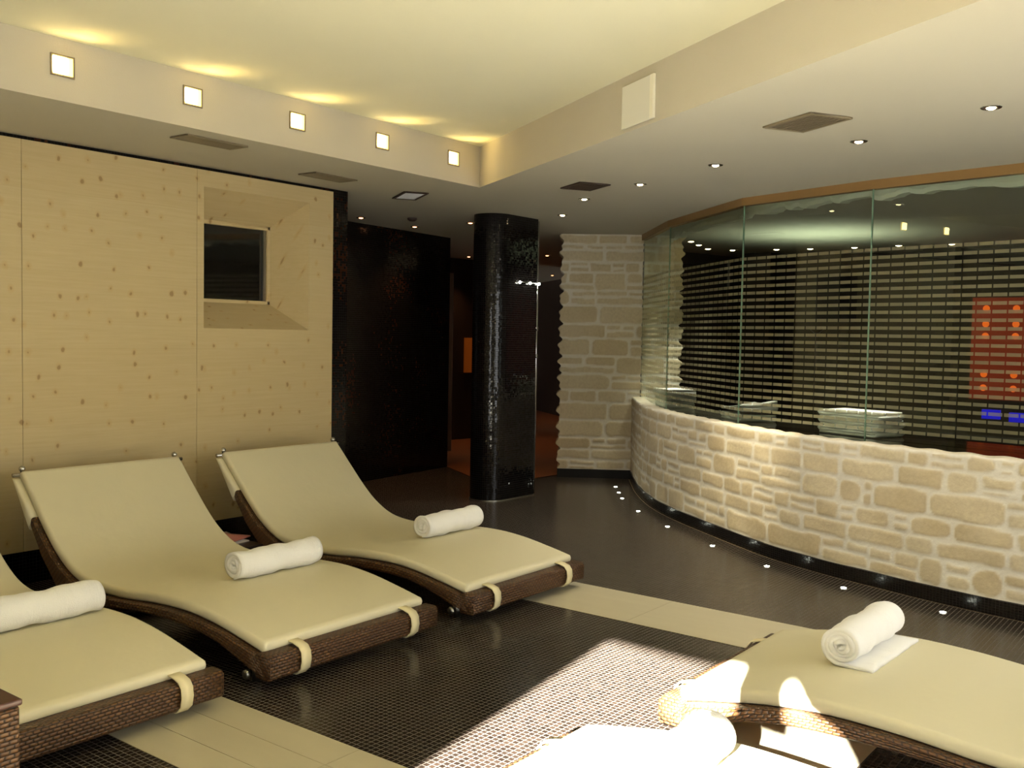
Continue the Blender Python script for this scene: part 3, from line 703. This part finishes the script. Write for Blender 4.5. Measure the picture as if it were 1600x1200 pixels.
def make_lounger():
    t = thing('sun_lounger', '', 'sun lounger')
    mt = sweep(prof[1:], PW/2-.022, .052, .022).build('mattress', 'pad', t, smooth=True)
    P2 = prof[1:-1]
    deck = sweep(np.array([p+frame_n(prof, i+1)*-.055 for i, p in enumerate(P2)]), PW/2-.06, .02, .008, endround=False).build('woven_deck', 'weave', t, smooth=True)
    tops = [pad_pt(s, -.053) for s in (0.02, .1, .2, .3, .43, .55, .67, .8, .93, 1.06, 1.2)]
    bots = [(-.01, .048), (.1, .072), (.2, .105), (.3, .134), (.43, .158), (.55, .166), (.67, .168), (.8, .166), (.93, .160), (1.06, .150), (1.2, .132)]
    tops += [pad_pt(s, -.053) for s in (1.3, 1.38, 1.46, 1.54, 1.62, 1.70, 1.80, 1.90, 2.0, 2.05)]
    bots += [(1.30, .095), (1.36, .045), (1.44, .004), (1.53, .004), (1.60, .07), (1.70, .17), (1.83, .285), (1.945, .43), (2.045, .575), (2.105, .665)]
    for s in (-1, 1):
        x0, x1 = (s*(PW/2-.075), s*(PW/2+.004)); rail_mesh(list(zip(tops, bots)), min(x0, x1), max(x0, x1)).build('side_rail', 'weave', t, smooth=True)
    # foot rail and head rail (woven cross members)
    b = MB(); ring = rring(.050, 0, .108, .022, 6); G = []; U = []
    for x in np.linspace(-PW/2-.004, PW/2+.004, 12):
        per = 0; lq = None; uu = []
        for q in ring:
            if lq: per += math.dist(lq, q)
            lq = q; uu.append((x, per))
        uu.append((x, per+.02)); U.append(uu); G.append([(x, .0+q[0], .045+q[1]) for q in ring])
    i0 = b.grid(G, U, wrap=True); m = len(G[0]); b.face([i0+k for k in range(m)], [(q[0], q[1]) for q in ring]); b.face([i0+(len(G)-1)*m+k for k in range(m)][::-1], [(q[0], q[1]) for q in ring][::-1])
    b.build('foot_rail', 'weave', t, smooth=True)
    b = MB(); b.box(-PW/2+.03, 1.44, .012, PW/2-.03, 1.52, .07); b.build('cross_bar', 'weave', t, bevel=.012)
    # head rod with ball ends
    hp = pad_pt(2.09, -.03); b = MB(); b.tube((-PW/2-.012, hp[0]+.012, hp[1]), (PW/2+.012, hp[0]+.012, hp[1]), .012, n=14); rod = b.build('head_rod', 'chrome', t, smooth=True)
    for s in (-1, 1):
        b = MB(); b.lathe((s*(PW/2-.04), hp[0]+.012, hp[1]), [(0, .05), (.012, .046), (.018, .036), (.018, .026), (.01, .016), (.008, -.01)], 16); b.build('ball_finial', 'chrome', rod, smooth=True)
        # fabric sleeve over the rail top
        tt = [pad_pt(q, -.045) for q in (1.90, 1.97, 2.04, 2.08)]; bb = [(1.955, .415), (2.02, .505), (2.085, .60), (2.135, .675)]
        x0, x1 = s*(PW/2-.082), s*(PW/2+.012); rail_mesh(list(zip(tt, bb)), min(x0, x1), max(x0, x1), .02).build('sleeve', 'pad', mt, smooth=True)
        # strap round the foot rail
        path = [(.05, .172), (-.01, .166), (-.045, .156), (-.062, .135), (-.066, .10), (-.058, .065), (-.03, .04), (.01, .038)]
        b = MB(); G = [[(s*.34+x, p[0], p[1]) for x in (-.026, .026)] for p in path]; b.grid(G)
        o = b.build('strap', 'strap', mt, smooth=True); sm = o.modifiers.new('s', 'SOLIDIFY'); sm.thickness = .005; sm.offset = 1
        b = MB(); b.tube((s*(PW/2-.06), .12, 0.001), (s*(PW/2-.06), .12, .085), .02, n=14); b.tube((s*(PW/2+.0), .10, .05), (s*(PW/2+.018), .10, .05), .02, n=14); b.build('metal_foot', 'steel', t, smooth=True)
    return t
lp = make_lounger()
LG = 'cream and rattan sun loungers'
lspec = [((3.12, 3.27, 0), 0, 'middle lounger of the left row, back against the wooden wall'), ((4.42, 3.25, 0), 0, 'farthest lounger of the left row, beside the dark end of the wooden wall'),
         ((1.86, 3.28, 0), 0, 'left row lounger cut off by the left edge of the photo'), ((3.79, 1.72, 0), PI, 'right hand lounger with its head out of frame, half in shade'),
         ((2.30, 1.80, 0), PI, 'sunlit lounger at the bottom edge of the photo')]
for i, (loc, rz, lab) in enumerate(lspec):
    t = lp if i == 0 else copy_tree(lp)
    t.location = loc; t.rotation_euler = (0, 0, rz); t['label'] = lab; t['group'] = LG

# ---------------------------------------------------------------- towels
def rolled_towel(name, L=.50, R=.078, turns=4.2, tail=0., seed=0):
    Rr = np.random.RandomState(seed); n = 130; th = R/turns*.9; G = []; xs = np.r_[np.linspace(-L/2, L/2, 26)]
    ph = Rr.uniform(0, 6, 6)
    outer_, inner = [], []
    pts = []
    for k in range(n):
        a = -PI/2-(turns*2*PI)*(1-k/(n-1)); f = k/(n-1); r = .006+(R-th/2-.006)*f
        pts.append((r*math.cos(a), r*math.sin(a)*.93))
    if tail:
        for q in np.linspace(.02, tail, 6): pts.append((q, -(R-th/2)*.93))
    pts = np.array(pts); N_ = []
    for k in range(len(pts)):
        d = pts[min(k+1, len(pts)-1)]-pts[max(k-1, 0)]; d = d/max(1e-9, np.linalg.norm(d)); N_.append(np.array([d[1], -d[0]]))
    b = MB()
    for xi, x in enumerate(xs):
        row = []; e = abs(xi-(len(xs)-1)/2)/((len(xs)-1)/2); sq = 1-.10*max(0, e-.9)*10
        for side in (1, -1):
            rg = range(len(pts)) if side == 1 else range(len(pts)-1, -1, -1)
            for k in rg:
                f = k/(len(pts)-1); w = th/2*(sq)*side
                lump = .0035*math.sin(x*23+ph[0]+k*.11)+.0025*math.sin(x*51+ph[1]-k*.2)
                p = pts[k]+N_[k]*w*(.96)+N_[k]*lump*(f > .7)
                ex = (1-f)*.012*math.sin(k*.35+ph[2])*(e > .98)*(1 if x > 0 else -1)
                row.append((x+ex, p[0], max(p[1]+R*.93, .001) if tail else p[1]+R*.93))
        G.append(row)
    i0 = b.grid(G, wrap=True); m = len(pts)
    for base, s in ((i0, 1), (i0+(len(xs)-1)*2*m, -1)):
        for k in range(m-1): b.face((base+k, base+k+1, base+2*m-2-k, base+2*m-1-k))
    return b.build(name, 'towel', smooth=True)
TG = 'rolled white towels on the loungers'
def surf(s_): return float(np.interp(s_, prof[:, 0], prof[:, 1]))
def slope(s_): return math.atan2(surf(s_+.06)-surf(s_-.06), .12)
for (lx, ly, dr, ox, s_, yaw, lab, tail, sd, L) in (
    (3.12, 3.27, 1, .14, .73, .0, 'rolled white towel on the middle lounger of the left row', 0, 1, .52),
    (4.42, 3.25, 1, .20, .75, .0, 'smallest looking rolled white towel, on the farthest lounger', 0, 2, .50),
    (1.86, 3.28, 1, .12, .73, .0, 'rolled white towel cut off by the left edge of the photo', 0, 3, .62),
    (3.77, 1.75, -1, .19, .53, -.04, 'rolled white towel with a loose flap on the right hand lounger', .125, 4, .53),
    (2.30, 1.80, -1, .03, .57, .02, 'rolled towel in full sun at the bottom of the photo', 0, 5, .56)):
    o = rolled_towel('rolled_towel', L, .078 if sd < 4 else .084, tail=tail, seed=sd)
    o.location = (lx+ox, ly+dr*s_, surf(s_)+.001); o.rotation_euler = (slope(s_)*dr, 0, yaw if dr > 0 else PI+yaw)
    tag(o, lab, 'towel', TG)
    if sd == 4: o.rotation_euler = (0, 0, PI+yaw)
# folded towels behind the glass
def folded_towel(Lx=.48, Ly=.30, hgt=.052, seed=0, mess=0.):
    Rr = np.random.RandomState(seed); th = hgt/3*.95; path = []
    for lay in range(3):
        z = th*.55+lay*hgt/3
        xs = np.linspace(-Lx/2+.012, Lx/2-.012, 12) if lay % 2 == 0 else np.linspace(Lx/2-.012, -Lx/2+.012, 12)
        path += [(x, z) for x in xs]
        if lay < 2:
            sx = 1 if lay % 2 == 0 else -1
            path += [(sx*(Lx/2+.0), z+hgt/6)]
    path = np.array(path); b = MB(); G = []
    for y in np.linspace(-Ly/2, Ly/2, 9):
        row = []
        for sd in (1, -1):
            rg = range(len(path)) if sd == 1 else range(len(path)-1, -1, -1)
            for k in rg:
                n = frame_n(path, k); p = path[k]+n*th*.46*sd; wv = mess*(.5*math.sin(p[0]*9+seed)+.5*math.sin(y*11+seed*2))
                row.append((p[0], y+.004*math.sin(k), p[1]+wv*(p[1]/hgt)))
        G.append(row)
    i0 = b.grid(G, wrap=True); m = len(path)
    for base in (i0, i0+8*2*m):
        for k in range(m-1): b.face((base+k, base+k+1, base+2*m-2-k, base+2*m-1-k))
    return b
stacks = [((7.08, 2.27), math.atan2(-1.095, -.358), 3, .0, 'stack behind the middle glass seam', .50), ((7.66, 3.38), math.atan2(-1.189, -1.016), 2, .03, 'pile behind the left glass seam', .44), ((8.67, 4.60), math.atan2(-.833, -.97), 3, .004, 'dim stack behind the far left pane', .50)]
for si, ((x, y), a, n, ms, where, L) in enumerate(stacks):
    for k in range(n):
        o = folded_towel(L*(1 if k < 2 else .98), .30, .056, seed=si*5+k, mess=ms*(k+.3)).build('folded_towel', 'towel', smooth=True)
        o.location = (x+.012*math.sin(k*2), y, LZ+.002+k*.0575+(0.02*(k > 0) if ms > .02 else 0)); o.rotation_euler = (0, 0, a+.04*(k-1))
        pos = ['bottom', 'middle' if n == 3 else 'top', 'top'][k]
        tag(o, pos+' white folded towel of the '+where, 'towel', 'folded towels behind the glass')

# ---------------------------------------------------------------- wicker stool, magazines
t = thing('wicker_stool', 'brown woven cube stool cut off by the lower left corner', 'stool', (1.125, 2.98, 0))
b = MB(); b.box(-.22, -.22, .0, .22, .22, .43); b.build('stool_body', 'weave', t, bevel=.01)
b = MB(); b.box(-.225, -.225, .431, .225, .225, .45); b.build('stool_top', mat('dark_red_brown_top', (66, 34, 24), .4), t, bevel=.006)
t = thing('low_table', 'low dark table between two loungers, holding magazines', 'table', (3.77, 5.18, 0))
b = MB(); b.box(-.13, -.28, .16, .13, .24, .185); b.build('table_top', 'tblk', t, bevel=.006)
for sx in (-.1, .1):
    for sy in (-.24, .2):
        b = MB(); b.box(sx-.015, sy-.015, 0, sx+.015, sy+.015, .16); b.build('leg', 'tblk', t)
for k, (dx, dy, a, m, lab) in enumerate(((0, 0, .1, 'mag', 'bottom pale magazine of the pile on the low table'), (.01, .03, -.25, 'mag', 'middle magazine of the pile between the loungers'), (-.01, -.02, .35, 'magred', 'top magazine with a pinkish red cover'))):
    b = MB(); G = []
    for x in np.linspace(-.10, .10, 7): G.append([(x, -.14, .009), (x, .14, .009+.0*k)])
    b.grid(G); o = b.build('magazine', m, smooth=True, fixn=False); sm = o.modifiers.new('s', 'SOLIDIFY'); sm.thickness = .009; sm.offset = -1
    o.location = (3.77+dx, 5.15+dy, .184+k*.013); o.rotation_euler = (0, 0, a); tag(o, lab, 'magazine', 'magazines on the low table')
# lamp added behind the glass to make the ceiling glow there
t = thing('added_glow_lamp', 'added thin dark floor lamp behind the second glass pane, there to light the ceiling', 'lamp', (9.9, 3.65, 0))
b = MB(); b.lathe((0, 0, 0), [(0, .02), (.12, .018), (.12, 0)], 24); b.build('base', 'tblk', t, smooth=True)
b = MB(); b.tube((0, 0, .02), (0, 0, 1.6), .009, n=12); b.build('pole', 'tblk', t, smooth=True)
b = MB(); b.lathe((0, 0, 1.6), [(.0, -.02), (.03, -.01), (.09, .05), (.085, .052), (.02, 0), (0, -.005)], 24); b.build('lamp_shade', 'tblk', t, smooth=True)
d = bpy.data.lights.new('added_glow_beam', 'SPOT'); d.energy = 60; d.color = (.85, 1, .75); d.spot_size = 2.3; d.spot_blend = 1; d.shadow_soft_size = .05
o = bpy.data.objects.new('added_glow_beam', d); link(o, t, (0, 0, 1.66)); o.rotation_euler = (PI, 0, 0)
